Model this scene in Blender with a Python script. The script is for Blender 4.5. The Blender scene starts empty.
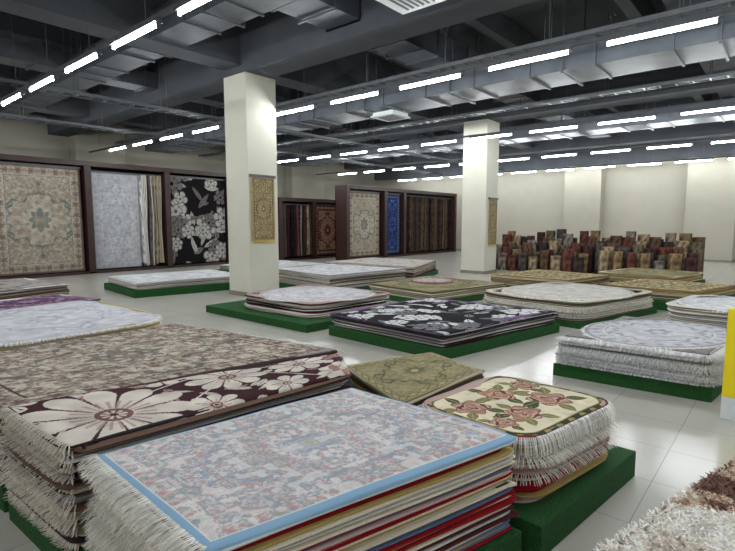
import bpy, math, random
import numpy as np
random.seed(3); RNG=np.random.RandomState(7)
sc=bpy.context.scene
sc.view_settings.view_transform='Standard'
sc.view_settings.look='None'

def lin(c):
    c=np.asarray(c,float)
    return np.where(c<=0.04045,c/12.92,((np.maximum(c,0)+0.055)/1.055)**2.4)
def C(r,g,b): return np.array([r,g,b],float)/255.

# ---------------------------------------------------------------- materials
def new_mat(name):
    m=bpy.data.materials.new(name); m.use_nodes=True
    nt=m.node_tree; b=nt.nodes['Principled BSDF']
    return m,nt,b
def mat_plain(name,col,rough=.6,metal=0,noise=.12,scale=6,bump=0.0,bscale=60):
    m,nt,b=new_mat(name)
    l=lin(col)
    n=nt.nodes.new('ShaderNodeTexNoise'); n.inputs['Scale'].default_value=scale; n.inputs['Detail'].default_value=5
    tc=nt.nodes.new('ShaderNodeTexCoord'); nt.links.new(tc.outputs['Object'],n.inputs['Vector'])
    r=nt.nodes.new('ShaderNodeValToRGB')
    r.color_ramp.elements[0].color=(*(l*(1-noise)),1); r.color_ramp.elements[1].color=(*(np.minimum(l*(1+noise),1)),1)
    r.color_ramp.elements[0].position=.3; r.color_ramp.elements[1].position=.7
    nt.links.new(n.outputs['Fac'],r.inputs['Fac']); nt.links.new(r.outputs['Color'],b.inputs['Base Color'])
    b.inputs['Roughness'].default_value=rough; b.inputs['Metallic'].default_value=metal
    if bump>0:
        n2=nt.nodes.new('ShaderNodeTexNoise'); n2.inputs['Scale'].default_value=bscale; nt.links.new(tc.outputs['Object'],n2.inputs['Vector'])
        bp=nt.nodes.new('ShaderNodeBump'); bp.inputs['Strength'].default_value=bump; bp.inputs['Distance'].default_value=.01
        nt.links.new(n2.outputs['Fac'],bp.inputs['Height']); nt.links.new(bp.outputs['Normal'],b.inputs['Normal'])
    return m
def mat_attr(name,bs=350,bump=.5,var=.12,rough=.95):
    m,nt,b=new_mat(name)
    a=nt.nodes.new('ShaderNodeAttribute'); a.attribute_name='Col'
    tc=nt.nodes.new('ShaderNodeTexCoord')
    n=nt.nodes.new('ShaderNodeTexNoise'); n.inputs['Scale'].default_value=bs; n.inputs['Detail'].default_value=3
    nt.links.new(tc.outputs['Object'],n.inputs['Vector'])
    mr=nt.nodes.new('ShaderNodeMapRange'); mr.inputs[1].default_value=.3; mr.inputs[2].default_value=.7
    mr.inputs[3].default_value=1-var; mr.inputs[4].default_value=1+var*.5
    nt.links.new(n.outputs['Fac'],mr.inputs[0])
    mx=nt.nodes.new('ShaderNodeVectorMath'); mx.operation='SCALE'
    nt.links.new(a.outputs['Color'],mx.inputs[0]); nt.links.new(mr.outputs[0],mx.inputs['Scale'])
    nt.links.new(mx.outputs[0],b.inputs['Base Color'])
    bp=nt.nodes.new('ShaderNodeBump'); bp.inputs['Strength'].default_value=bump; bp.inputs['Distance'].default_value=.003
    nt.links.new(n.outputs['Fac'],bp.inputs['Height']); nt.links.new(bp.outputs['Normal'],b.inputs['Normal'])
    b.inputs['Roughness'].default_value=rough
    b.inputs['Specular IOR Level'].default_value=.15
    return m
M_rug=mat_attr('woven_pile'); M_fr=mat_attr('fringe_yarn',200,.2,.1); M_lay=mat_attr('rug_edges',180,.6,.18)
M_grass=mat_plain('artificial_turf',C(22,78,26),.95,noise=.5,scale=90,bump=1,bscale=220)
M_wood=mat_plain('dark_brown_laminate',C(50,27,25),.45,noise=.2,scale=4)
M_wall=mat_plain('beige_paint',C(168,164,150),.8,noise=.04,scale=1.5)
M_col=mat_plain('cream_column_paint',C(201,199,184),.7,noise=.03,scale=2)
M_ceil=mat_plain('dark_ceiling_concrete',C(60,64,69),.9,noise=.2,scale=1.2)
M_beam=mat_plain('painted_beam',C(72,76,82),.8,noise=.15,scale=1.5)
M_duct=mat_plain('galvanised_duct',C(100,105,112),.45,metal=.6,noise=.2,scale=2)
M_tray=mat_plain('cable_tray_steel',C(92,96,100),.5,metal=.5)
M_white=mat_plain('white_enamel',C(215,218,220),.5,noise=.03)
M_yel=mat_plain('yellow_enamel',C(238,214,20),.45,noise=.04)
M_trim=mat_plain('skirting_paint',C(130,122,110),.6)
def mat_emit(name,col,s):
    m,nt,b=new_mat(name)
    b.inputs['Base Color'].default_value=(.9,.9,.9,1)
    b.inputs['Emission Color'].default_value=(*col,1); b.inputs['Emission Strength'].default_value=s
    return m
M_tube=mat_emit('fluorescent_tube_glass',(.94,.98,1.0),142)
def mat_floor():
    m,nt,b=new_mat('polished_floor_tile')
    tc=nt.nodes.new('ShaderNodeTexCoord')
    br=nt.nodes.new('ShaderNodeTexBrick'); br.offset=0; br.squash=1
    br.inputs['Scale'].default_value=1; br.inputs['Brick Width'].default_value=.6; br.inputs['Row Height'].default_value=.6
    br.inputs['Mortar Size'].default_value=.003; br.inputs['Mortar Smooth'].default_value=.2
    br.inputs['Color1'].default_value=(*lin(C(190,187,177)),1); br.inputs['Color2'].default_value=(*lin(C(185,182,172)),1)
    br.inputs['Mortar'].default_value=(*lin(C(150,147,138)),1)
    nt.links.new(tc.outputs['Object'],br.inputs['Vector'])
    n=nt.nodes.new('ShaderNodeTexNoise'); n.inputs['Scale'].default_value=2.2; n.inputs['Detail'].default_value=6
    nt.links.new(tc.outputs['Object'],n.inputs['Vector'])
    mr=nt.nodes.new('ShaderNodeMapRange'); mr.inputs[3].default_value=.93; mr.inputs[4].default_value=1.04
    nt.links.new(n.outputs['Fac'],mr.inputs[0])
    mx=nt.nodes.new('ShaderNodeVectorMath'); mx.operation='SCALE'
    nt.links.new(br.outputs['Color'],mx.inputs[0]); nt.links.new(mr.outputs[0],mx.inputs['Scale'])
    nt.links.new(mx.outputs[0],b.inputs['Base Color'])
    b.inputs['Roughness'].default_value=.2
    b.inputs['Specular IOR Level'].default_value=.55
    return m
M_floor=mat_floor()

# ---------------------------------------------------------------- mesh helpers
def mesh_np(name,V,Q,col,mat,parent=None,smooth=True):
    V=np.asarray(V,np.float32); Q=np.asarray(Q,np.int32)
    me=bpy.data.meshes.new(name)
    me.vertices.add(len(V)); me.vertices.foreach_set('co',V.ravel())
    me.loops.add(Q.size); me.loops.foreach_set('vertex_index',Q.ravel())
    me.polygons.add(len(Q)); me.polygons.foreach_set('loop_start',np.arange(0,Q.size,4,dtype=np.int32))
    me.update(calc_edges=True)
    if col is not None:
        a=me.color_attributes.new('Col','FLOAT_COLOR','POINT')
        c=np.ones((len(V),4),np.float32); c[:,:3]=lin(np.clip(col,0,1)); a.data.foreach_set('color',c.ravel())
    me.polygons.foreach_set('use_smooth',np.full(len(Q),smooth))
    me.materials.append(mat); me.validate()
    ob=bpy.data.objects.new(name,me); sc.collection.objects.link(ob)
    if parent is not None: ob.parent=parent
    return ob
class Acc:
    def __init__(s): s.V=[];s.Q=[];s.C=[];s.n=0
    def add(s,V,Q,c):
        V=np.asarray(V,float); c=np.asarray(c,float)
        if c.ndim==1: c=np.tile(c,(len(V),1))
        s.V.append(V); s.Q.append(np.asarray(Q,int)+s.n); s.C.append(c); s.n+=len(V)
    def box(s,x0,x1,y0,y1,z0,z1,c=(1,1,1)):
        V=[(x,y,z) for x in(x0,x1) for y in(y0,y1) for z in(z0,z1)]
        s.add(V,[(0,1,3,2),(4,6,7,5),(0,4,5,1),(2,3,7,6),(0,2,6,4),(1,5,7,3)],c)
    def out(s,name,mat,parent=None,smooth=True):
        return mesh_np(name,np.concatenate(s.V),np.concatenate(s.Q),np.concatenate(s.C),mat,parent,smooth)
def empty(name,loc=(0,0,0)):
    e=bpy.data.objects.new(name,None); sc.collection.objects.link(e); e.empty_display_size=.2
    return e
def bevel(ob,w=.01,seg=2):
    m=ob.modifiers.new('bevel','BEVEL'); m.width=w; m.segments=seg; m.limit_method='ANGLE'
def boxes(name,lst,mat,parent=None,bv=0):
    a=Acc()
    for b in lst: a.box(*b)
    o=a.out(name,mat,parent,False)
    if bv: bevel(o,bv)
    return o

# ---------------------------------------------------------------- noise + patterns
TAB=RNG.rand(128,128)
def vn(x,y,s=0):
    x=np.asarray(x)+s*17.3; y=np.asarray(y)+s*5.7
    xi=np.floor(x).astype(int); yi=np.floor(y).astype(int); fx=x-xi; fy=y-yi
    fx=fx*fx*(3-2*fx); fy=fy*fy*(3-2*fy)
    g=lambda i,j: TAB[i%128,j%128]
    return (g(xi,yi)*(1-fx)+g(xi+1,yi)*fx)*(1-fy)+(g(xi,yi+1)*(1-fx)+g(xi+1,yi+1)*fx)*fy
def put(col,m,c,a=1.):
    m=np.asarray(m)
    if m.dtype==bool: m=m.astype(float)
    m=(np.clip(m,0,1)*a)[...,None]; col[:]=col*(1-m)+np.asarray(c)*m
def flower(col,X,Y,cx,cy,r,n=8,rot=0,pet=(.9,.88,.82),line=(.3,.1,.12),cen=(.5,.3,.2),lw=.13,inner=True,lobe=.34):
    dx=X-cx;dy=Y-cy; rr=np.hypot(dx,dy)/r; th=np.arctan2(dy,dx)+rot
    e=1-lobe+lobe*np.abs(np.cos(n/2*th))**.55
    m=rr<e
    put(col,m,pet)
    put(col,m&(rr>.25)&(np.abs(np.sin(n/2*th+np.pi/2))<lw*(.5+rr)),line)
    if inner:
        put(col,m&(rr>e-.08),line,.35)
        e2=.42+.14*np.abs(np.cos(n/2*th+.8))**.6
        put(col,(np.abs(rr-e2)<.03),line,.7)
    put(col,rr<.17,cen); put(col,(rr<.07),line)
def leaf(col,X,Y,cx,cy,l,w,rot,c,vein=None):
    dx=X-cx;dy=Y-cy; a=dx*math.cos(rot)+dy*math.sin(rot); b=-dx*math.sin(rot)+dy*math.cos(rot)
    t=np.clip(a/l,0,1); m=(a>0)&(a<l)&(np.abs(b)<w*np.sin(np.pi*t**.8))
    put(col,m,c)
    if vein is not None: put(col,m&(np.abs(b)<w*.08),vein)
def rose(col,X,Y,cx,cy,r,c1,c2,c3,rot=0):
    dx=X-cx;dy=Y-cy; rr=np.hypot(dx,dy)/r; th=np.arctan2(dy,dx)+rot
    e=.86+.14*np.cos(5*th); m=rr<e
    s=.5+.5*np.sin(9*rr+th*1.0+1.2*np.sin(3*th+4*rr))
    base=np.asarray(c1)*(1-s[...,None])+np.asarray(c2)*s[...,None]
    mm=m.astype(float)[...,None]; col[:]=col*(1-mm)+base*mm
    put(col,m&(s<.13),c3); put(col,m&(rr>e-.07),c3,.8)
def edge_d(X,Y,L,W,shape):
    if shape=='oval':
        q=np.sqrt((2*X/L)**2+(2*Y/W)**2)+1e-6
        return (1-q)*min(L,W)/2
    return np.minimum(L/2-np.abs(X),W/2-np.abs(Y))
def persian(X,Y,L,W,shape='rect',field=C(200,190,170),m1=C(120,40,40),m2=C(70,80,90),m3=C(160,140,100),
            outer=C(90,40,40),border=C(60,30,35),bm=C(200,180,140),med=C(120,40,40),p=.16,bw=.16,medal=True,dens=1.,mR=.30):
    col=np.tile(field,X.shape+(1,)).astype(float)
    ax,ay=np.abs(X),np.abs(Y); d=edge_d(X,Y,L,W,shape); k=2*np.pi/p
    f=np.sin(k*ax+1.4*np.sin(k*.5*ay))*np.cos(k*ay+1.6*np.sin(k*.45*ax))+.45*np.sin(2.3*k*ax)*np.sin(2.3*k*ay)
    g=np.sin(k*.5*ax+2*np.sin(k*.33*ay))*np.sin(k*.5*ay+1.1)
    put(col,(np.abs(f)<.07),m3,.7*dens); put(col,f>.6,m1,.9*dens); put(col,(f>.9),field); put(col,f<-.65,m2,.85*dens)
    put(col,(np.abs(g)<.035),m2,.7*dens)
    cut=bw
    if medal:
        R=min(L,W)*mR; rr=np.sqrt((X/R/1.25)**2+(Y/R)**2) if L>W else np.sqrt((X/R)**2+(Y/R/1.25)**2)
        th=np.arctan2(Y,X); e=1+.07*np.cos(16*th)+.05*np.cos(8*th)
        put(col,rr<e,med,.7*dens)
        f2=np.sin(14*th)*np.sin(11*rr)
        put(col,(rr<e)&(f2>.35),m3,.9*dens); put(col,(rr<e)&(f2<-.5),field,.8)
        put(col,(rr<e)&(f>.6),field,.6)
        put(col,np.abs(rr-e)<.04,m2,dens); put(col,(rr<.42+.05*np.cos(8*th)),field,.9); put(col,(rr<.3+.06*np.cos(8*th)),m2,.8*dens); put(col,rr<.12,m3)
        hx=L/2-ax-cut;hy=W/2-ay-cut; rs=np.sqrt((np.maximum(hx,0)/1.2)**2+np.maximum(hy,0)**2)/(R*.95); t2=np.arctan2(hy,hx)
        e=1+.08*np.cos(12*t2)
        if shape!='oval':
            sm=(rs<e); put(col,sm,med,.7*dens); put(col,sm&(f>.4),m3,.9*dens); put(col,sm&(f<-.5),field,.8); put(col,np.abs(rs-e)<.04,m2,dens)
    bmask=d<bw; put(col,bmask,border)
    if shape=='oval': s=np.arctan2(Y/W,X/L)*(L+W)/4
    else: s=np.where((W/2-ay)<(L/2-ax),ax,ay)
    pb=bw*1.05; ls=((s/pb)%1-.5)*pb; ld=d-bw*.55; r2=np.hypot(ls,ld)/(bw*.34); t3=np.arctan2(ld,ls)
    put(col,bmask&(r2<.8+.25*np.cos(6*t3)),bm,.85); put(col,bmask&(r2<.38),m1)
    ls2=(((s/pb)+.5)%1-.5)*pb; r3=np.hypot(ls2,ld)/(bw*.2); put(col,bmask&(r3<1),m3)
    put(col,(d<bw)&(d>bw*.9),field); put(col,(d<bw*1.06)&(d>bw),m2,dens)
    put(col,(d<bw*.24),outer); put(col,(d<bw*.24)&(d>bw*.17),bm)
    return col*(.92+.12*vn(X*9,Y*9,3)[...,None])
def fieldcol(X,c):
    return np.tile(np.asarray(c,float),X.shape+(1,))
def speck(c,X,Y,k,hi,lo,mid,light,m,s=1):
    ax,ay=np.abs(X),np.abs(Y)
    n=vn(ax*k,ay*k,s); put(c,(n>.68)&m,hi,.65); put(c,(n<.27)&m,lo,.6)
    n=vn(ax*k*.4,ay*k*.4,s+4); put(c,(n>.7)&m,light,.6); put(c,(np.abs(n-.5)<.035)&m,mid,.6)
def P_blue(X,Y,L,W,shape):
    c=persian(X,Y,L,W,shape,field=C(206,203,200),m1=C(188,160,158),m2=C(152,164,180),m3=C(176,178,168),outer=C(170,184,196),border=C(198,195,192),
              bm=C(206,186,182),med=C(196,190,190),p=.075,bw=.11,dens=.75,mR=.34)
    d=edge_d(X,Y,L,W,shape)
    speck(c,X,Y,70,C(176,140,144),C(132,148,168),C(150,152,150),C(222,220,214),d>.02)
    put(c,d<.035,C(138,174,202)); put(c,(d<.040)&(d>.035),C(225,222,215))
    return c
def P_beige(X,Y,L,W,shape):
    c=persian(X,Y,L,W,shape,field=C(194,186,168),m1=C(104,74,74),m2=C(108,108,102),m3=C(144,132,114),outer=C(74,56,56),border=C(174,163,145),bm=C(112,88,84),med=C(176,160,146),p=.10,bw=.17,mR=.36,dens=.9)
    d=edge_d(X,Y,L,W,shape)
    speck(c,X,Y,44,C(98,72,72),C(112,112,108),C(124,102,92),C(210,203,186),d>.03,3)
    put(c,(d<.19)&(d>.175),C(70,50,52)); put(c,d<.02,C(70,54,54))
    return c
def P_maroon(X,Y,L,W,shape):
    c=fieldcol(X,C(60,28,36)); pe=C(208,199,188); li=C(100,64,66); pk=C(156,120,112)
    wob=.05*np.sin(5*X)
    for ph,am in((.1,.22),(1.8,.28)): put(c,np.abs(Y-am*np.sin(3.2*X+ph)-wob)<.008,pe)
    r=random.Random(5)
    for i in range(54):
        leaf(c,X,Y,r.uniform(-L/2,L/2),r.uniform(-W/2,W/2),r.uniform(.09,.2),r.uniform(.015,.035),r.uniform(0,6.28),pe if i%3 else pk,li)
    for cx,cy,rad,n in((-.62,-.10,.42,11),(.12,.16,.26,9),(.42,-.24,.17,7),(-.12,-.3,.18,8),(-1.0,.36,.18,8),(.62,.16,.22,8),(-.22,.36,.15,7),(.85,-.2,.17,7)):
        dx=X-cx;dy=Y-cy; rr=np.hypot(dx,dy)/rad; th=np.arctan2(dy,dx)+.3
        flower(c,X,Y,cx,cy,rad,n,.3,pe,C(66,38,44),pk,.16,False,.42)
        put(c,(rr<.5)&(rr>.17)&(np.sin(n*th*2+3)>.45),pk,.6)
        put(c,(rr<.22),C(120,84,80)); put(c,(rr<.15)&(np.sin(th*9)>0),pe); put(c,rr<.05,C(70,40,44))
    m=X>L/2-.16; n=vn(X*14,Y*14,4); put(c,m&(n>.6),pe); put(c,m&(n<.3),pk)
    return c*(.88+.2*vn(X*12,Y*12,2)[...,None])
def edge_r(X,Y,L,W,r):
    qx=np.abs(X)-(L/2-r); qy=np.abs(Y)-(W/2-r)
    return r-(np.hypot(np.maximum(qx,0),np.maximum(qy,0))+np.minimum(np.maximum(qx,qy),0))
def P_rose(X,Y,L,W,shape):
    d=edge_r(X,Y,L,W,.17); c=fieldcol(X,C(216,206,180))
    put(c,vn(X*30,Y*30,2)>.72,C(196,188,150),.6)
    pos=[(-.27,.13,.13),(-.13,-.14,.12),(.06,.15,.13),(.19,-.12,.14),(-.34,-.15,.09),(.34,.13,.10)]
    for cx,cy,rad in pos:
        for k in range(5):
            a=k*1.3+cx*9; leaf(c,X,Y,cx+math.cos(a)*rad*.7,cy+math.sin(a)*rad*.7,rad*1.05,rad*.27,a,C(72,80,50) if k%2 else C(124,120,78),C(160,158,112))
    for cx,cy,rad in pos: rose(c,X,Y,cx,cy,rad,C(212,182,160),C(160,118,100),C(102,66,58),cx*7)
    put(c,d<.05,C(60,60,46)); n=np.sin(X*52)*np.sin(Y*52); put(c,(d<.045)&(d>.018)&(n>.2),C(150,138,90)); put(c,(d<.058)&(d>.05),C(160,146,96))
    put(c,d<.010,C(130,34,40))
    return c*(.94+.1*vn(X*12,Y*12,2)[...,None])
def P_bw(bg=C(22,22,25),fg=C(214,214,214),gr=C(118,118,122),n=34,rs=(.12,.24),seed=2,nl=90):
    def f(X,Y,L,W,shape):
        c=fieldcol(X,bg); r=random.Random(seed)
        for i in range(nl):
            leaf(c,X,Y,r.uniform(-L/2,L/2),r.uniform(-W/2,W/2),r.uniform(.8,1.6)*rs[1],r.uniform(.12,.24)*rs[1],r.uniform(0,6.28),fg if i%2 else gr,bg)
        for i in range(n):
            flower(c,X,Y,r.uniform(-L/2,L/2),r.uniform(-W/2,W/2),r.uniform(*rs),r.choice([5,6,7,8]),r.uniform(0,3),fg if i%3 else gr,bg,gr if i%3 else bg,.2)
        return c
    return f
def P_per(**k): return lambda X,Y,L,W,shape: persian(X,Y,L,W,shape,**k)
def P_white(a=C(220,220,222),b=C(184,184,190),sh=None,**k):
    kw=dict(field=a,m1=b,m2=b*.9+.05,m3=a*.94,outer=b,border=a*.93,bm=b*1.05,med=a*.92,p=.22,bw=.2); kw.update(k)
    return lambda X,Y,L,W,shape: persian(X,Y,L,W,shape,**kw)
P_olive=P_per(field=C(134,126,94),m1=C(98,92,62),m2=C(86,86,62),m3=C(158,148,112),outer=C(96,92,66),border=C(120,112,82),bm=C(158,146,108),med=C(150,140,106),p=.12,bw=.1,dens=.8)
P_gold=P_per(field=C(172,158,116),m1=C(120,80,60),m2=C(90,98,68),m3=C(200,188,144),outer=C(116,98,66),border=C(136,116,76),bm=C(196,178,132),med=C(120,88,64),p=.3,bw=.25)
P_purple=P_per(field=C(96,60,96),m1=C(60,30,60),m2=C(170,150,170),m3=C(130,90,120),outer=C(70,40,70),border=C(80,40,70),bm=C(190,170,180),med=C(60,34,60),p=.2,bw=.15)
P_red=P_per(field=C(112,62,54),m1=C(160,130,100),m2=C(56,38,40),m3=C(150,112,88),outer=C(66,34,34),border=C(66,38,36),bm=C(160,130,96),med=C(160,134,106),p=.3,bw=.25)

# ---------------------------------------------------------------- stacks
def bil(q,X,Y,L,W):
    u=np.asarray(X)/L+.5; v=np.asarray(Y)/W+.5
    A,B,Cc,D=[np.asarray(p,float) for p in q]
    u=u[...,None]; v=v[...,None]
    return A*(1-u)*(1-v)+B*u*(1-v)+Cc*u*v+D*(1-u)*v
def dims(q):
    A,B,Cc,D=[np.asarray(p,float) for p in q]
    return (np.linalg.norm(B-A)+np.linalg.norm(Cc-D))/2,(np.linalg.norm(D-A)+np.linalg.norm(Cc-B))/2
def perim(L,W,r,shape,step=.05):
    P=[];N=[]
    if shape=='oval':
        n=int((L+W)*1.6/step)
        for i in range(n):
            a=2*math.pi*i/n; P.append((L/2*math.cos(a),W/2*math.sin(a))); nn=np.array((math.cos(a)/L,math.sin(a)/W)); N.append(nn/np.linalg.norm(nn))
        return np.array(P),np.array(N)
    cs=[(L/2-r,-W/2+r,-90),(L/2-r,W/2-r,0),(-L/2+r,W/2-r,90),(-L/2+r,-W/2+r,180)]
    na=max(4,int(r*1.57/step))
    for i,(cx,cy,a0) in enumerate(cs):
        for k in range(na+1):
            a=math.radians(a0+90*k/na); P.append((cx+r*math.cos(a),cy+r*math.sin(a))); N.append((math.cos(a),math.sin(a)))
        nx=cs[(i+1)%4]; a=math.radians(a0+90)
        p0=np.array(P[-1]); b=math.radians(nx[2]); p1=np.array((nx[0]+r*math.cos(b),nx[1]+r*math.sin(b)))
        ns=max(1,int(np.linalg.norm(p1-p0)/step))
        for k in range(1,ns): P.append(tuple(p0+(p1-p0)*k/ns)); N.append((math.cos(a),math.sin(a)))
    return np.array(P),np.array(N)
def top_rug(name,q,z,pattern,shape='rect',r=.03,res=.012,th=.014,parent=None,wave=.006,scale=1.,seed=0,sag=.0):
    l,w=dims(q)
    Lx,Wy=l*scale,w*scale
    nx=int(min(Lx/res,420)); ny=int(min(Wy/res,420))
    xi=np.concatenate([[-1],np.linspace(-1,1,nx),[1]]); yi=np.concatenate([[-1],np.linspace(-1,1,ny),[1]])
    yi2=np.sin(yi*np.pi/2) if shape=='oval' else yi
    XI,YI=np.meshgrid(xi,yi2,indexing='ij'); Y=YI*Wy/2
    if shape=='oval': xl=Lx/2*np.sqrt(np.maximum(0,1-YI**2))+.002
    else:
        t=np.maximum(0,np.abs(Y)-(Wy/2-r)); xl=Lx/2-r+np.sqrt(np.maximum(0,r*r-t*t))
    X=XI*xl
    col=pattern(X,Y,Lx,Wy,shape)
    wv=wave*(vn(X*3+9,Y*3,seed)-.5)*2
    Z=np.full(X.shape,z)+np.maximum(wv,-.004)+.004
    d=edge_d(X,Y,Lx,Wy,shape); Z-=.012*np.exp(-np.maximum(d,0)/.02)
    Z[0,:]-=th;Z[-1,:]-=th;Z[:,0]-=th;Z[:,-1]-=th
    XY=bil(q,X,Y,l,w)
    V=np.concatenate([XY,Z[...,None]],-1).reshape(-1,3)
    a,b=X.shape; idx=np.arange(a*b).reshape(a,b)
    Q=np.stack([idx[:-1,:-1],idx[1:,:-1],idx[1:,1:],idx[:-1,1:]],-1).reshape(-1,4)
    return mesh_np(name,V,Q,col.reshape(-1,3),M_rug,parent)
def fringe(acc,q,L,W,l,w,r,shape,z,length,droop,sides,sp=.008,col=C(232,228,218),wd=.0045,seed=0):
    P,N=perim(L,W,max(r,.001),shape,.01)
    seg=np.linalg.norm(np.roll(P,-1,0)-P,axis=1); s=np.concatenate([[0],np.cumsum(seg)])
    n=int(s[-1]/sp); t=(np.arange(n)+.5)*s[-1]/n
    px=np.interp(t,s,np.append(P[:,0],P[0,0])); py=np.interp(t,s,np.append(P[:,1],P[0,1]))
    nx=np.interp(t,s,np.append(N[:,0],N[0,0])); ny=np.interp(t,s,np.append(N[:,1],N[0,1]))
    m=np.zeros(n,bool)
    if sides=='all': m[:]=True
    else:
        if '-x' in sides: m|=nx<-.6
        if '+x' in sides: m|=nx>.6
        if '-y' in sides: m|=ny<-.6
        if '+y' in sides: m|=ny>.6
    px,py,nx,ny=px[m],py[m],nx[m],ny[m]; n=len(px)
    rg=np.random.RandomState(seed)
    ln=length*rg.uniform(.8,1.08,n); ang=rg.normal(0,.13,n); dr=droop*rg.uniform(.85,1.08,n)
    dx=nx*np.cos(ang)-ny*np.sin(ang); dy=nx*np.sin(ang)+ny*np.cos(ang)
    rows=[]
    for k,(fo,fd,fw) in enumerate([(-.1,0,1),(.35,.12,1),(.75,.5,1),(1,1,.6)]):
        cx=px+dx*ln*fo; cy=py+dy*ln*fo; zz=z-dr*fd
        for sgn in(-1,1):
            X=cx-dy*wd*.5*fw*sgn; Y=cy+dx*wd*.5*fw*sgn
            XY=bil(q,X,Y,l,w); rows.append(np.concatenate([XY,(zz+rg.normal(0,.0006,n))[:,None]],-1))
    V=np.stack(rows,1).reshape(-1,3); base=np.arange(n)[:,None]*8
    Q=np.concatenate([base+np.array([0,1,3,2])+2*k for k in range(3)])
    c=np.repeat(np.asarray(col)[None]*rg.uniform(.86,1.06,(n,1)),8,0)
    acc.add(V,Q,c)
def stack(name,q,zt,pattern,cols,shape='rect',r=.03,th=.013,jit=.018,plat=.15,pm=.05,pq=None,res=.012,step=.06,top_scale=1.,
          tf=None,lf=None,lfp=.3,lfc=C(228,223,212),seed=0,back=C(206,198,182),topname='top_rug',fl=.05,fsp=.01,cshape='rect'):
    e=empty(name); rg=np.random.RandomState(seed+100); l,w=dims(q)
    pq=pq or [tuple(bil(q,np.array(x),np.array(y),l,w)) for x,y in((-l/2-pm,-w/2-pm),(l/2+pm,-w/2-pm),(l/2+pm,w/2+pm),(-l/2-pm,w/2+pm))]
    V=[(*p,0) for p in pq]+[(*p,plat) for p in pq]
    o=mesh_np('turf_platform',V,[(0,3,2,1),(4,5,6,7),(0,1,5,4),(1,2,6,5),(2,3,7,6),(3,0,4,7)],None,M_grass,e,False); bevel(o,.008)
    z=plat; A=Acc(); F=Acc(); P,N=perim(l,w,max(r,.015),cshape if cshape=='oval' else 'rect',step)
    n=len(P); s=np.arange(n)*step; i=0; ring=np.arange(n); nxt=(ring+1)%n; k=len(cols); last=-1
    while z<zt-.006:
        h=min(th*rg.uniform(.7,1.35),zt-z); ci=rg.randint(k)
        if ci==last: ci=(ci+1)%k
        last=ci; c=np.asarray(cols[ci])*rg.uniform(.88,1.06)
        off=rg.normal(0,jit*.6); sh=rg.normal(0,jit*.6,2)
        wav=(vn(s*1.6,np.full(n,i*.73),i%9)-.5)*jit*1.4; zw=(vn(s*1.1,np.full(n,i*.05),5)-.5)*th*1.6
        rings=[]
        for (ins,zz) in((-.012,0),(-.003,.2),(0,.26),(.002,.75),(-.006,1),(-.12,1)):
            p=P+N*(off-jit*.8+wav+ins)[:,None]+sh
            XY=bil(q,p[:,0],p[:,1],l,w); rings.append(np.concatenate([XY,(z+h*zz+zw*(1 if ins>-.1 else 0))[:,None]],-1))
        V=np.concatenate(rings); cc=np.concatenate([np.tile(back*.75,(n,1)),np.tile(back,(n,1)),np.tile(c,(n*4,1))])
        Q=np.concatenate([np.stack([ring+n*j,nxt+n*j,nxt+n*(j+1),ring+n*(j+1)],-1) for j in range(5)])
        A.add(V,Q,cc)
        if lf and rg.rand()<lfp:
            fringe(F,q,l-.02,w-.02,l,w,r,cshape,z+h*.8,fl*rg.uniform(.6,1.2),min(fl*rg.uniform(.15,.6),z-plat+.0),lf,fsp,lfc*rg.uniform(.88,1.05),fsp*.75,seed+i)
        z+=h; i+=1
    A.out('stacked_rug_layers',M_lay,e)
    if tf: fringe(F,q,l*top_scale,w*top_scale,l,w,r,shape,zt+.002,tf[1],tf[2],tf[0],tf[3],tf[4] if len(tf)>4 else C(234,231,222),tf[3]*.8,seed)
    if F.n: F.out('fringe',M_fr,e)
    top_rug(topname,q,zt,pattern,shape,r if shape!='oval' else 0,res,.016,e,scale=top_scale,seed=seed)
    return e

cream=C(214,204,182);white=C(220,218,214);red=C(150,20,34);grey=C(146,142,140);gold=C(184,158,96);mar=C(84,38,44);beige=C(178,164,140);brown=C(98,76,64);pink=C(196,166,160);dk=C(46,40,44);purple=C(112,80,126);green=C(86,102,70);blue=C(96,116,146)

stack('rug_stack',[(.80,1.36),(2.28,.96),(2.29,2.08),(.84,2.33)],.66,P_blue,[cream,red,cream,red,white,mar,cream,gold,red,pink,blue],r=.03,th=.011,jit=.016,res=.0042,step=.03,plat=.16,pm=.02,
      tf=(['-x'],.085,.03,.006),lf=['-x'],lfp=.6,fl=.075,fsp=.007,seed=1,topname='blue_bordered_rug')
stack('rug_stack',[(2.44,.97),(3.42,.78),(3.44,1.64),(2.50,1.74)],.56,P_rose,[cream,red,red,white,cream,gold,pink],r=.17,th=.013,res=.004,step=.03,plat=.18,
      pq=[(2.36,.86),(3.60,.70),(3.62,1.70),(2.42,1.80)],tf=('all',.045,.09,.006,C(238,237,232)),lf='all',lfp=.12,fl=.07,fsp=.007,seed=2,topname='rose_pattern_rug')
stack('rug_stack',[(.78,2.46),(2.46,2.24),(2.78,2.66),(.74,3.30)],.68,P_maroon,[beige,grey,brown,mar,white,beige,grey,dk],r=.05,th=.012,jit=.03,res=.006,step=.035,plat=.16,pm=.01,
      tf=(['-x'],.05,.04,.008,C(205,196,182)),lf=['-x'],lfp=.45,lfc=C(206,198,184),fl=.06,fsp=.008,seed=3,topname='maroon_floral_rug')
stack('rug_stack',[(.74,3.42),(3.02,2.88),(2.68,5.02),(.60,5.02)],.62,P_beige,[beige,grey,cream,mar,dk,white],r=.03,res=.006,step=.05,plat=.16,pm=.01,
      tf=(['+x'],.05,.03,.008),lf=['+x','-x'],fl=.05,seed=4,topname='traditional_beige_rug')
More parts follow.
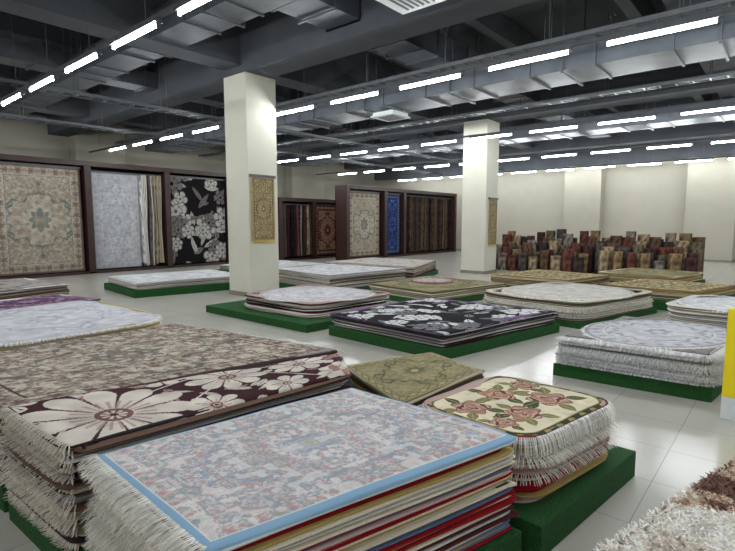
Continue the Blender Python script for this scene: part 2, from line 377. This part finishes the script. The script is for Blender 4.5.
stack('rug_stack',[(2.56,1.90),(3.64,1.84),(3.84,2.50),(2.98,2.82)],.5,P_olive,[beige,green,gold,cream,brown],r=.04,res=.007,plat=.16,pm=.0,seed=5,topname='olive_rug')
stack('rug_stack',[(1.2,6.05),(3.28,6.12),(3.2,8.7),(1.05,8.4)],.45,P_white(C(212,212,216),C(180,182,194)),[cream,gold,white,cream,gold,beige],r=.5,res=.012,plat=.12,
      tf=('all',.05,.03,.012),lf='all',lfp=.5,fl=.06,fsp=.015,seed=6,topname='white_rug')
stack('rug_stack',[(1.9,9.4),(3.72,9.5),(3.45,10.7),(1.9,10.7)],.32,P_purple,[purple,white,mar,beige],res=.015,plat=.1,seed=7,topname='purple_rug')
stack('rug_stack',[(2.0,11.4),(3.95,11.7),(3.7,13.9),(2.0,13.9)],.38,P_white(C(170,162,156),C(112,96,98)),[brown,white,mar,beige,grey],res=.015,plat=.12,seed=8,topname='grey_rug')
stack('rug_stack',[(5.15,11.2),(7.85,10.7),(8.1,12.9),(5.35,13.2)],.33,P_white(),[white,cream,grey,white],res=.016,plat=.16,pm=.08,lf=['-x'],lfp=.4,fsp=.02,seed=9,topname='white_rug')
stack('rug_stack',[(5.5,5.85),(7.55,5.65),(7.3,7.9),(5.45,7.75)],.37,P_white(C(212,210,212),C(180,172,182)),[white,mar,cream,dk,pink,white],shape='oval',r=.3,jit=.04,res=.012,plat=.13,
      pq=[(5.15,5.6),(7.65,5.42),(7.4,8.4),(5.15,8.4)],tf=('all',.05,.02,.015),seed=10,topname='oval_white_rug')
stack('rug_stack',[(5.2,3.2),(7.7,2.7),(7.6,4.98),(5.3,5.22)],.33,P_bw(n=26,rs=(.14,.28)),[dk,purple,white,mar,dk,grey],r=.05,jit=.03,res=.008,plat=.14,pm=.03,
      tf=(['-x','+x'],.05,.03,.012,C(60,58,62)),seed=11,topname='black_and_white_floral_rug')
stack('rug_stack',[(8.1,8.0),(10.7,7.75),(10.5,10.3),(8.4,10.4)],.48,P_white(),[white,cream,grey,brown],res=.018,plat=.14,lf=['-x'],lfp=.4,fsp=.02,seed=12,topname='white_rug')
stack('rug_stack',[(11.3,7.9),(14.0,8.9),(13.6,11.4),(11.3,11.3)],.45,P_white(C(200,196,190),C(170,150,140)),[white,cream,brown,mar],res=.02,plat=.14,seed=13,topname='cream_rug')
e5=stack('rug_stack',[(8.4,5.45),(10.8,4.95),(11.05,7.2),(8.7,7.35)],.3,P_olive,[beige,green,cream],res=.016,plat=.12,seed=14,topname='olive_rug')
top_rug('small_oval_rug',[(9.4,6.0),(10.4,5.9),(10.5,6.9),(9.5,7.0)],.33,P_white(C(196,188,186),C(140,96,100)),'oval',0,.016,.02,e5,scale=1.)
stack('rug_stack',[(8.15,2.5),(10.55,1.85),(10.85,3.9),(8.45,4.45)],.42,P_white(C(210,207,198),C(188,182,170)),[white,cream,brown,cream,green],shape='oval',r=.3,res=.014,plat=.1,pm=.0,
      tf=('all',.05,.03,.02),lf='all',lfp=.3,fsp=.02,seed=15,topname='oval_cream_rug')
stack('rug_stack',[(5.6,.50),(7.35,.30),(7.3,1.7),(5.5,1.92)],.45,P_white(C(202,202,205),C(152,152,160)),[white,white,cream,grey,C(200,200,205)],shape='oval',r=.06,jit=.03,res=.01,plat=.14,pm=.02,
      tf=('all',.05,.02,.012),lf=['-x','-y'],lfp=.8,lfc=C(222,222,222),fl=.06,fsp=.012,seed=16,topname='oval_white_rug')
stack('rug_stack',[(11.35,3.75),(13.2,3.35),(13.5,5.3),(11.45,5.7)],.4,P_gold,[brown,gold,cream],res=.02,plat=.16,seed=17,topname='gold_rug')
stack('rug_stack',[(11.0,1.3),(12.8,.8),(13.0,2.6),(11.1,3.1)],.4,P_gold,[brown,gold,cream,green],res=.02,plat=.18,seed=18,topname='gold_rug')
stack('rug_stack',[(7.85,-.4),(9.4,-.5),(9.5,1.1),(7.95,1.35)],.55,P_white(),[white,cream,grey],shape='oval',r=.3,res=.016,plat=.15,tf=('all',.05,.03,.02),seed=19,topname='oval_white_rug')
stack('rug_stack',[(14.2,2.2),(16.2,1.8),(16.4,3.6),(14.4,4.0)],.35,P_olive,[brown,gold,cream],res=.025,plat=.15,seed=20,topname='olive_rug')
stack('rug_stack',[(9.3,12.0),(12.0,12.0),(12.0,14.4),(9.4,14.4)],.3,P_white(),[white,mar,beige],res=.03,plat=.15,seed=21,topname='white_rug')
def P_shag(X,Y,L,W,shape):
    n=vn(X*4,Y*4,6)*.7+vn(X*11,Y*11,8)*.3; k=X+.35*Y-.10+.22*(vn(X*5,Y*5,3)-.5); cr=C(236,230,220)
    c=fieldcol(X,cr); put(c,(k>.0),C(190,166,148)); put(c,(n>.52)&(k>.0),C(116,86,76)); put(c,(n<.4)&(k>.0),C(224,212,196)); put(c,(n>.64)&(k<=0),C(212,202,192))
    return c*(.84+.3*vn(X*60,Y*60,1)[...,None])
qs=[(1.85,-.75),(3.3,-1.05),(3.46,.14),(2.02,.53)]
es=stack('shaggy_rug_stack',qs,.36,P_shag,[grey,cream,beige],r=.05,res=.007,step=.03,plat=.12,pm=-.01,seed=22,topname='shaggy_rug')
def tufts(q,z,n,pat,parent):
    l,w=dims(q); rg=np.random.RandomState(4); X=rg.uniform(-l/2-.01,l/2+.01,n);Y=rg.uniform(-w/2-.01,w/2+.01,n)
    c=np.clip(pat(X,Y,l,w,'rect')*rg.uniform(.95,1.2,(n,1)),0,1); a=rg.uniform(0,6.28,n); ln=rg.uniform(.008,.016,n); ta=rg.uniform(0,6.28,n); tl=rg.uniform(.012,.03,n)
    rows=[]
    for f,wd in((0,.005),(.6,.0048),(1,.003)):
        for s in(-1,1):
            XY=bil(q,X,Y,l,w); x=XY[:,0]+np.cos(ta)*tl*f+np.cos(a)*wd*s; y=XY[:,1]+np.sin(ta)*tl*f+np.sin(a)*wd*s
            rows.append(np.stack([x,y,z+ln*f*(1.4-.4*f)],-1))
    V=np.stack(rows,1).reshape(-1,3); b=np.arange(n)[:,None]*6
    Q=np.concatenate([b+np.array([0,1,3,2]),b+np.array([2,3,5,4])])
    mesh_np('pile_tufts',V,Q,np.repeat(c,6,0),M_fr,parent)
tufts(qs,.362,24000,P_shag,es)

# ---------------------------------------------------------------- room shell
X0,X1,Y0,Y1,ZC=-7.,26.5,-10.,21.5,6.4
boxes('floor',[(X0-.2,X1+.2,Y0-.2,Y1+.2,-.1,0)],M_floor)
boxes('ceiling',[(X0-.2,X1+.2,Y0-.2,Y1+.2,ZC,ZC+.15)],M_ceil)
boxes('wall_left',[(X0,X1,Y1,Y1+.2,0,ZC)],M_wall)
boxes('wall_right',[(X0,X1,Y0-.2,Y0,0,ZC)],M_wall)
boxes('wall_back',[(X0-.2,X0,Y0-.2,Y1+.2,0,ZC)],M_wall)
boxes('wall_front',[(X1,X1+.2,Y0-.2,Y1+.2,0,ZC)],M_wall)
boxes('baseboard_front',[(X1-.02,X1,Y0,Y1,0,.1)],M_trim)
boxes('baseboard_left',[(X0,X1,Y1-.02,Y1,0,.1)],M_trim)
boxes('trim_1',[(X1-.5,X1,Y0,Y1,4.45,ZC)],M_beam)
boxes('trim_2',[(X0,X1-.5,Y1-.4,Y1,5.6,ZC)],M_beam)
def column(x0,x1,y0,y1,z1,name='column'):
    e=empty(name); o=boxes('shaft',[(x0,x1,y0,y1,0,z1)],M_col if name=='column' else M_wall,e,.015)
    boxes('skirting',[(x0-.012,x1+.012,y0-.012,y1+.012,0,.1)],M_trim,e)
    return e
column(6.85,7.69,9.30,10.12,4.95); column(14.84,15.70,7.62,8.48,4.95)
column(X1-.7,X1,7.2,8.95,4.45,'pilaster'); column(X1-.7,X1,1.9,3.7,4.45,'pilaster')
column(7.56,9.4,Y1-.6,Y1,5.6,'pilaster'); column(18.3,20.8,Y1-.6,Y1,5.6,'pilaster')
bm=[]
for x in(-1.2,7.2,15.3,23.4): bm.append((x-.35,x+.35,Y0,Y1,4.95,ZC))
for y in(-6.6,1.5,9.75,17.9): bm.append((X0,X1,y-.3,y+.3,5.1,ZC-.01))
for y in np.arange(-8,21,2.7): bm.append((X0,X1,y-.12,y+.12,5.9,ZC-.02))
boxes('ceiling_beams',bm,M_beam)
def duct(name,axis,c,a0,a1,w,z0,z1):
    L=[]; f=.03
    def b(p0,p1,e):
        if axis=='y': L.append((c-w/2-e,c+w/2+e,p0,p1,z0-e,z1+e))
        else: L.append((p0,p1,c-w/2-e,c+w/2+e,z0-e,z1+e))
    b(a0,a1,0); p=a0
    while p<a1: b(p,p+.04,f); p+=1.25
    p=a0+.6
    while p<a1:
        for s in(-1,1):
            q=c+s*(w/2+.05)
            L.append((q-.012,q+.012,p-.012,p+.012,z0-.04,ZC) if axis=='y' else (p-.012,p+.012,q-.012,q+.012,z0-.04,ZC))
        L.append((c-w/2-.06,c+w/2+.06,p-.02,p+.02,z0-.06,z0-.03) if axis=='y' else (p-.02,p+.02,c-w/2-.06,c+w/2+.06,z0-.06,z0-.03))
        p+=2.5
    boxes(name,L,M_duct)
duct('ventilation_duct','y',10.6,Y0+.5,Y1-1,1.1,4.6,5.05)
duct('ventilation_duct','y',5.2,4.5,Y1-1,.7,5.15,5.6)
duct('ventilation_duct','x',6.4,5.6,X1-1,.8,5.2,5.7)
duct('ventilation_duct','y',17.6,Y0+.5,Y1-1,1.,4.62,5.05)
duct('ventilation_duct','x',13.4,X0+1,X1-1,.6,5.2,5.6)
def tray(axis,c,a0,a1,w,z):
    L=[]
    def B(p0,p1,q0,q1,z0,z1): L.append((q0,q1,p0,p1,z0,z1) if axis=='y' else (p0,p1,q0,q1,z0,z1))
    for s in(-1,1): B(a0,a1,c+s*w/2-.01,c+s*w/2+.01,z,z+.07)
    p=a0
    while p<a1: B(p,p+.03,c-w/2,c+w/2,z,z+.015); p+=.3
    p=a0+.5
    while p<a1:
        for s in(-1,1): B(p,p+.012,c+s*w/2-.006,c+s*w/2+.006,z,ZC)
        p+=2
    for k in(-.3,0,.25): B(a0,a1,c+k*w-.012,c+k*w+.012,z+.016,z+.04)
    boxes('cable_tray',L,M_tray)
tray('x',12.2,X0+1,X1-1,.3,4.45); tray('y',9.0,Y0+1,Y1-1,.3,4.75); tray('y',12.6,Y0+1,Y1-1,.25,4.6); tray('x',16.0,X0+1,X1-1,.3,4.45)
def cassette(cx,cy,z,h):
    e=empty('ceiling_air_diffuser'); boxes('panel',[(cx-.38,cx+.38,cy-.38,cy+.38,z,z+.04)],M_white,e,.01)
    boxes('housing',[(cx-.33,cx+.33,cy-.33,cy+.33,z+.04,z+h)],M_white,e)
    boxes('grille',[(cx-.27,cx+.27,cy-.26+k*.09,cy-.23+k*.09,z-.012,z) for k in range(6)],M_tray,e)
    if h>.15: boxes('hangers',[(cx+a-.01,cx+a+.01,cy+b-.01,cy+b+.01,z+h,ZC) for a in(-.28,.28) for b in(-.28,.28)],M_tray,e)
cassette(10.7,8.3,4.42,.12); cassette(5.95,4.3,4.78,.2)
ZL=4.2
for x in(-3.,3.36,7.83,13.9,19.5,24.8):
    e=empty('fluorescent_light_row'); ch=[];wr=[]
    ya=Y0+1.; yb=Y1-1.2
    ch.append((x-.03,x+.03,ya,yb,ZL+.075,ZL+.125))
    y=1.55-.64-1.82*6
    while y<Y0+1: y+=1.82
    yy=y
    while yy+1.28<yb:
        ch.append((x-.055,x+.055,yy-.04,yy+1.32,ZL+.028,ZL+.075)); ch.append((x-.025,x+.025,yy-.03,yy,ZL-.03,ZL+.03)); ch.append((x-.025,x+.025,yy+1.28,yy+1.31,ZL-.03,ZL+.03))
        yy+=1.82
    boxes('mounting_channel',ch,M_tray,e)
    T=Acc(); yy=y; a=np.arange(10)*2*np.pi/10
    while yy+1.28<yb:
        R=.019; V=np.concatenate([np.stack([x+R*np.cos(a),np.full(10,q),ZL+R*np.sin(a)],-1) for q in(yy,yy+1.28)]); i=np.arange(10)
        T.add(V,np.stack([i,(i+1)%10,(i+1)%10+10,i+10],-1),(1,1,1)); yy+=1.82
    T.out('tubes',M_tube,e)
    yy=y+.3
    while yy<yb: wr.append((x-.004,x+.004,yy,yy+.008,ZL+.12,ZC)); yy+=1.82
    boxes('suspension_wires',wr,M_tray,e)

# ---------------------------------------------------------------- hanging displays
def hung(name,x0,x1,z0,z1,y,pattern,res=.02,parent=None,wave=.012):
    L=x1-x0;W=z1-z0; nx=int(L/res);ny=int(W/res); X,Z=np.meshgrid(np.linspace(-L/2,L/2,nx),np.linspace(-W/2,W/2,ny),indexing='ij')
    col=pattern(X,Z,L,W,'rect'); wv=wave*np.sin(X*7+1)*(.6-Z/W)
    e=parent or empty(name)
    V=np.stack([X+(x0+x1)/2,y+wv,Z+(z0+z1)/2],-1).reshape(-1,3); idx=np.arange(nx*ny).reshape(nx,ny)
    Q=np.stack([idx[:-1,:-1],idx[1:,:-1],idx[1:,1:],idx[:-1,1:]],-1).reshape(-1,4)
    o=mesh_np('rug_cloth',V,Q,col.reshape(-1,3),M_rug,e); m=o.modifiers.new('s','SOLIDIFY'); m.thickness=.012; m.offset=-1
    boxes('hanging_rail',[(x0-.03,x1+.03,y-.02,y+.04,z1-.02,z1+.04)],M_tray,e)
    return e
def casing(name,x0,x1,posts,y,zt,depth=.9,pw=.2):
    e=empty(name); L=[(x0,x1,y+depth-.05,y+depth,0,zt),(x0,x1,y-.05,y+depth,zt,zt+.16)]
    for p in posts: L.append((p,p+pw,y-.05,y+depth,0,zt))
    L.append((x0,x1,y-.05,y+depth,0,.08)); boxes('frame',L,M_wood,e,.008); return e
casing('rug_display_case',1.0,12.15,(1.0,6.57,9.28,11.95),17.6,3.5)
P_dwall=P_per(field=C(186,180,164),m1=C(124,104,98),m2=C(112,116,112),m3=C(150,136,118),outer=C(110,94,88),border=C(176,168,150),bm=C(124,106,98),med=C(166,154,138),p=.2,bw=.32,mR=.36)
def P_dw(X,Y,L,W,shape):
    c=P_dwall(X,Y,L,W,shape); d=edge_d(X,Y,L,W,shape); k=c.copy()
    speck(k,X,Y,24,C(120,100,94),C(116,118,112),C(130,112,100),C(200,194,180),d>.1,2); return c*.6+k*.4
hung('hanging_rug',4.1,6.5,.1,3.42,17.75,P_dw)
hung('hanging_rug',1.4,3.9,.1,3.42,17.75,P_beige)
hung('hanging_rug',6.85,8.4,.12,3.35,17.78,P_white(C(190,191,194),C(160,160,166),p=.3))
hung('hanging_rug',9.55,11.9,.12,3.38,17.75,P_bw(C(26,24,26),C(182,178,172),C(116,110,108),20,(.28,.5),8,44))
def rack(name,x0,x1,y,z0,z1,n,cols,seed=0):
    e=empty(name); A=Acc(); rg=np.random.RandomState(seed); nz=24
    for i in range(n):
        x=x0+(x1-x0)*(i+.5)/n; d=rg.uniform(.42,.52); th=.03; c=np.asarray(cols[rg.randint(len(cols))])
        ys=np.linspace(y,y+d,14); zs=np.linspace(z0+rg.uniform(0,.1),z1-.05,nz); YY,ZZ=np.meshgrid(ys,zs,indexing='ij')
        cc=persian(YY-y-d/2,ZZ-(z0+z1)/2,d,z1-z0,'rect',field=c,m1=c*.6,m2=c*.7,m3=np.minimum(c*1.25,1),outer=c*.8,border=c*.7,bm=np.minimum(c*1.2,1),med=c*.6,p=.4,bw=.15)
        idx=np.arange(14*nz).reshape(14,nz); Q=np.stack([idx[:-1,:-1],idx[1:,:-1],idx[1:,1:],idx[:-1,1:]],-1).reshape(-1,4)
        for s in(-1,1):
            V=np.stack([x+s*th/2+.04*np.sin(YY*9+i)+.02*np.sin(ZZ*2+i),YY,ZZ],-1).reshape(-1,3); A.add(V,Q,cc.reshape(-1,3))
        V=[]
        for j in range(nz):
            for s in(-1,1): V.append((x+s*th/2+.04*math.sin(y*9+i)+.02*math.sin(zs[j]*2+i),y,zs[j]))
        A.add(V,[(2*j,2*j+1,2*j+3,2*j+2) for j in range(nz-1)],c*.9)
    A.out('hanging_rugs',M_rug,e); boxes('rails',[(x0,x1,y+.1,y+.14,z1-.05,z1),(x0,x1,y+.4,y+.44,z1-.05,z1)],M_tray,e)
    return e
rack('rug_rack',8.45,9.25,17.7,.12,3.4,9,[cream,beige,brown,grey,white],1)
casing('rug_display_case',14.0,19.9,(14.0,16.0,19.7),16.9,2.6)
rack('rug_rack',14.25,15.95,16.95,.12,2.5,14,[brown,beige,mar,dk,grey],2)
hung('hanging_rug',16.25,18.0,.12,2.5,17.05,P_red)
casing('rug_display_case',16.1,25.4,(16.1,18.75,20.3,25.2),14.9,3.15,.66)
hung('hanging_rug',16.4,18.6,.12,3.05,15.05,P_dwall)
hung('hanging_rug',19.0,20.2,.12,3.05,15.05,P_per(field=C(34,56,112),m1=C(110,104,76),m2=C(28,34,72),m3=C(90,108,150),outer=C(30,36,70),border=C(34,50,96),bm=C(104,106,92),med=C(44,70,124),p=.4,bw=.25))
rack('rug_rack',20.6,25.1,15.0,.12,3.05,30,[C(92,76,64),C(80,74,70),C(70,48,46),dk,C(110,94,76)],3)
def tapestry(name,x0,x1,z0,z1,y):
    e=hung(name,x0,x1,z0,z1,y,P_per(field=C(158,142,108),m1=C(110,88,62),m2=C(92,84,68),m3=C(186,170,130),outer=C(196,168,88),border=C(112,92,66),bm=C(180,160,112),med=C(128,110,80),p=.13,bw=.06),.01,None,wave=.003)
    F=Acc(); V=[];Q=[]
    n=int((x1-x0)/.012)
    for i in range(n):
        x=x0+(i+.5)*.012; b=len(V); V+=[(x-.004,y-.002,z0+.01),(x+.004,y-.002,z0+.01),(x+.003,y-.004,z0-.06),(x-.003,y-.004,z0-.06)]; Q.append((b,b+1,b+2,b+3))
    F.add(V,Q,C(200,168,80)); F.out('fringe',M_fr,e)
tapestry('wall_tapestry',6.92,7.56,1.28,2.72,9.26); tapestry('wall_tapestry',15.05,15.6,.95,2.45,7.58)

# ---------------------------------------------------------------- carpet rolls
A=Acc(); rg=np.random.RandomState(9); rc=[C(84,64,52),C(64,42,42),C(112,104,96),C(134,116,94),C(88,54,46),C(70,66,64),C(116,96,70),C(52,46,44),C(84,78,60)]
def roll(x,y,R,h,c):
    n=18; a=np.arange(n)*2*np.pi/n; zs=np.linspace(0,h,14); V=[];cc=[]
    for z in zs:
        V.append(np.stack([x+R*np.cos(a),y+R*np.sin(a),np.full(n,z)],-1)); t=vn(a*3,np.full(n,z*9),2)[:,None]; cc.append(np.clip(c*(.45+1.0*t),0,1))
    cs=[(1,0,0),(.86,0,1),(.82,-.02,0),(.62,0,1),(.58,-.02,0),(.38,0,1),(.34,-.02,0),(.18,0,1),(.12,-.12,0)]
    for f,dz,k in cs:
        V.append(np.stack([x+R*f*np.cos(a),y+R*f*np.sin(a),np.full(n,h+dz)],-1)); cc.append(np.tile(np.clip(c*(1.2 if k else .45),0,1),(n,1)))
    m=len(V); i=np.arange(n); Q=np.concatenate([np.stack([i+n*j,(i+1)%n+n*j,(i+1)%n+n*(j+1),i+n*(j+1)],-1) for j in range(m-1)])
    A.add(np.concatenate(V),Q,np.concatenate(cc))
for k in range(17):
    y=2.2+k*.38
    for row,xr in enumerate((16.75,17.15,17.55,17.95,18.35)):
        if 4.8<y<5.1 and row<2: continue
        R=rg.uniform(.14,.185); h=rg.uniform(.5,.85)+row*.15
        roll(xr+rg.uniform(-.02,.02),y+rg.uniform(-.02,.02),R,h,rc[rg.randint(len(rc))])
A.out('carpet_rolls',M_rug)
e=empty('yellow_display_stand'); boxes('panel',[(5.18,5.28,.16,.38,.2,.97)],M_yel,e,.01); boxes('base',[(5.18,5.28,.16,.38,0,.2)],M_white,e,.005)

# world + camera
w=bpy.data.worlds.new('World'); sc.world=w; w.use_nodes=True; w.node_tree.nodes['Background'].inputs[0].default_value=(.1,.1,.1,1)
cam=bpy.data.cameras.new('camera'); co=bpy.data.objects.new('camera',cam); sc.collection.objects.link(co)
co.location=(0,0,1.7); t=math.atan(53.5/500); co.rotation_euler=(math.pi/2-t,0,math.radians(40.35-90))
cam.sensor_width=36; cam.lens=500/735*36; cam.clip_start=.05; cam.clip_end=100
sc.camera=co
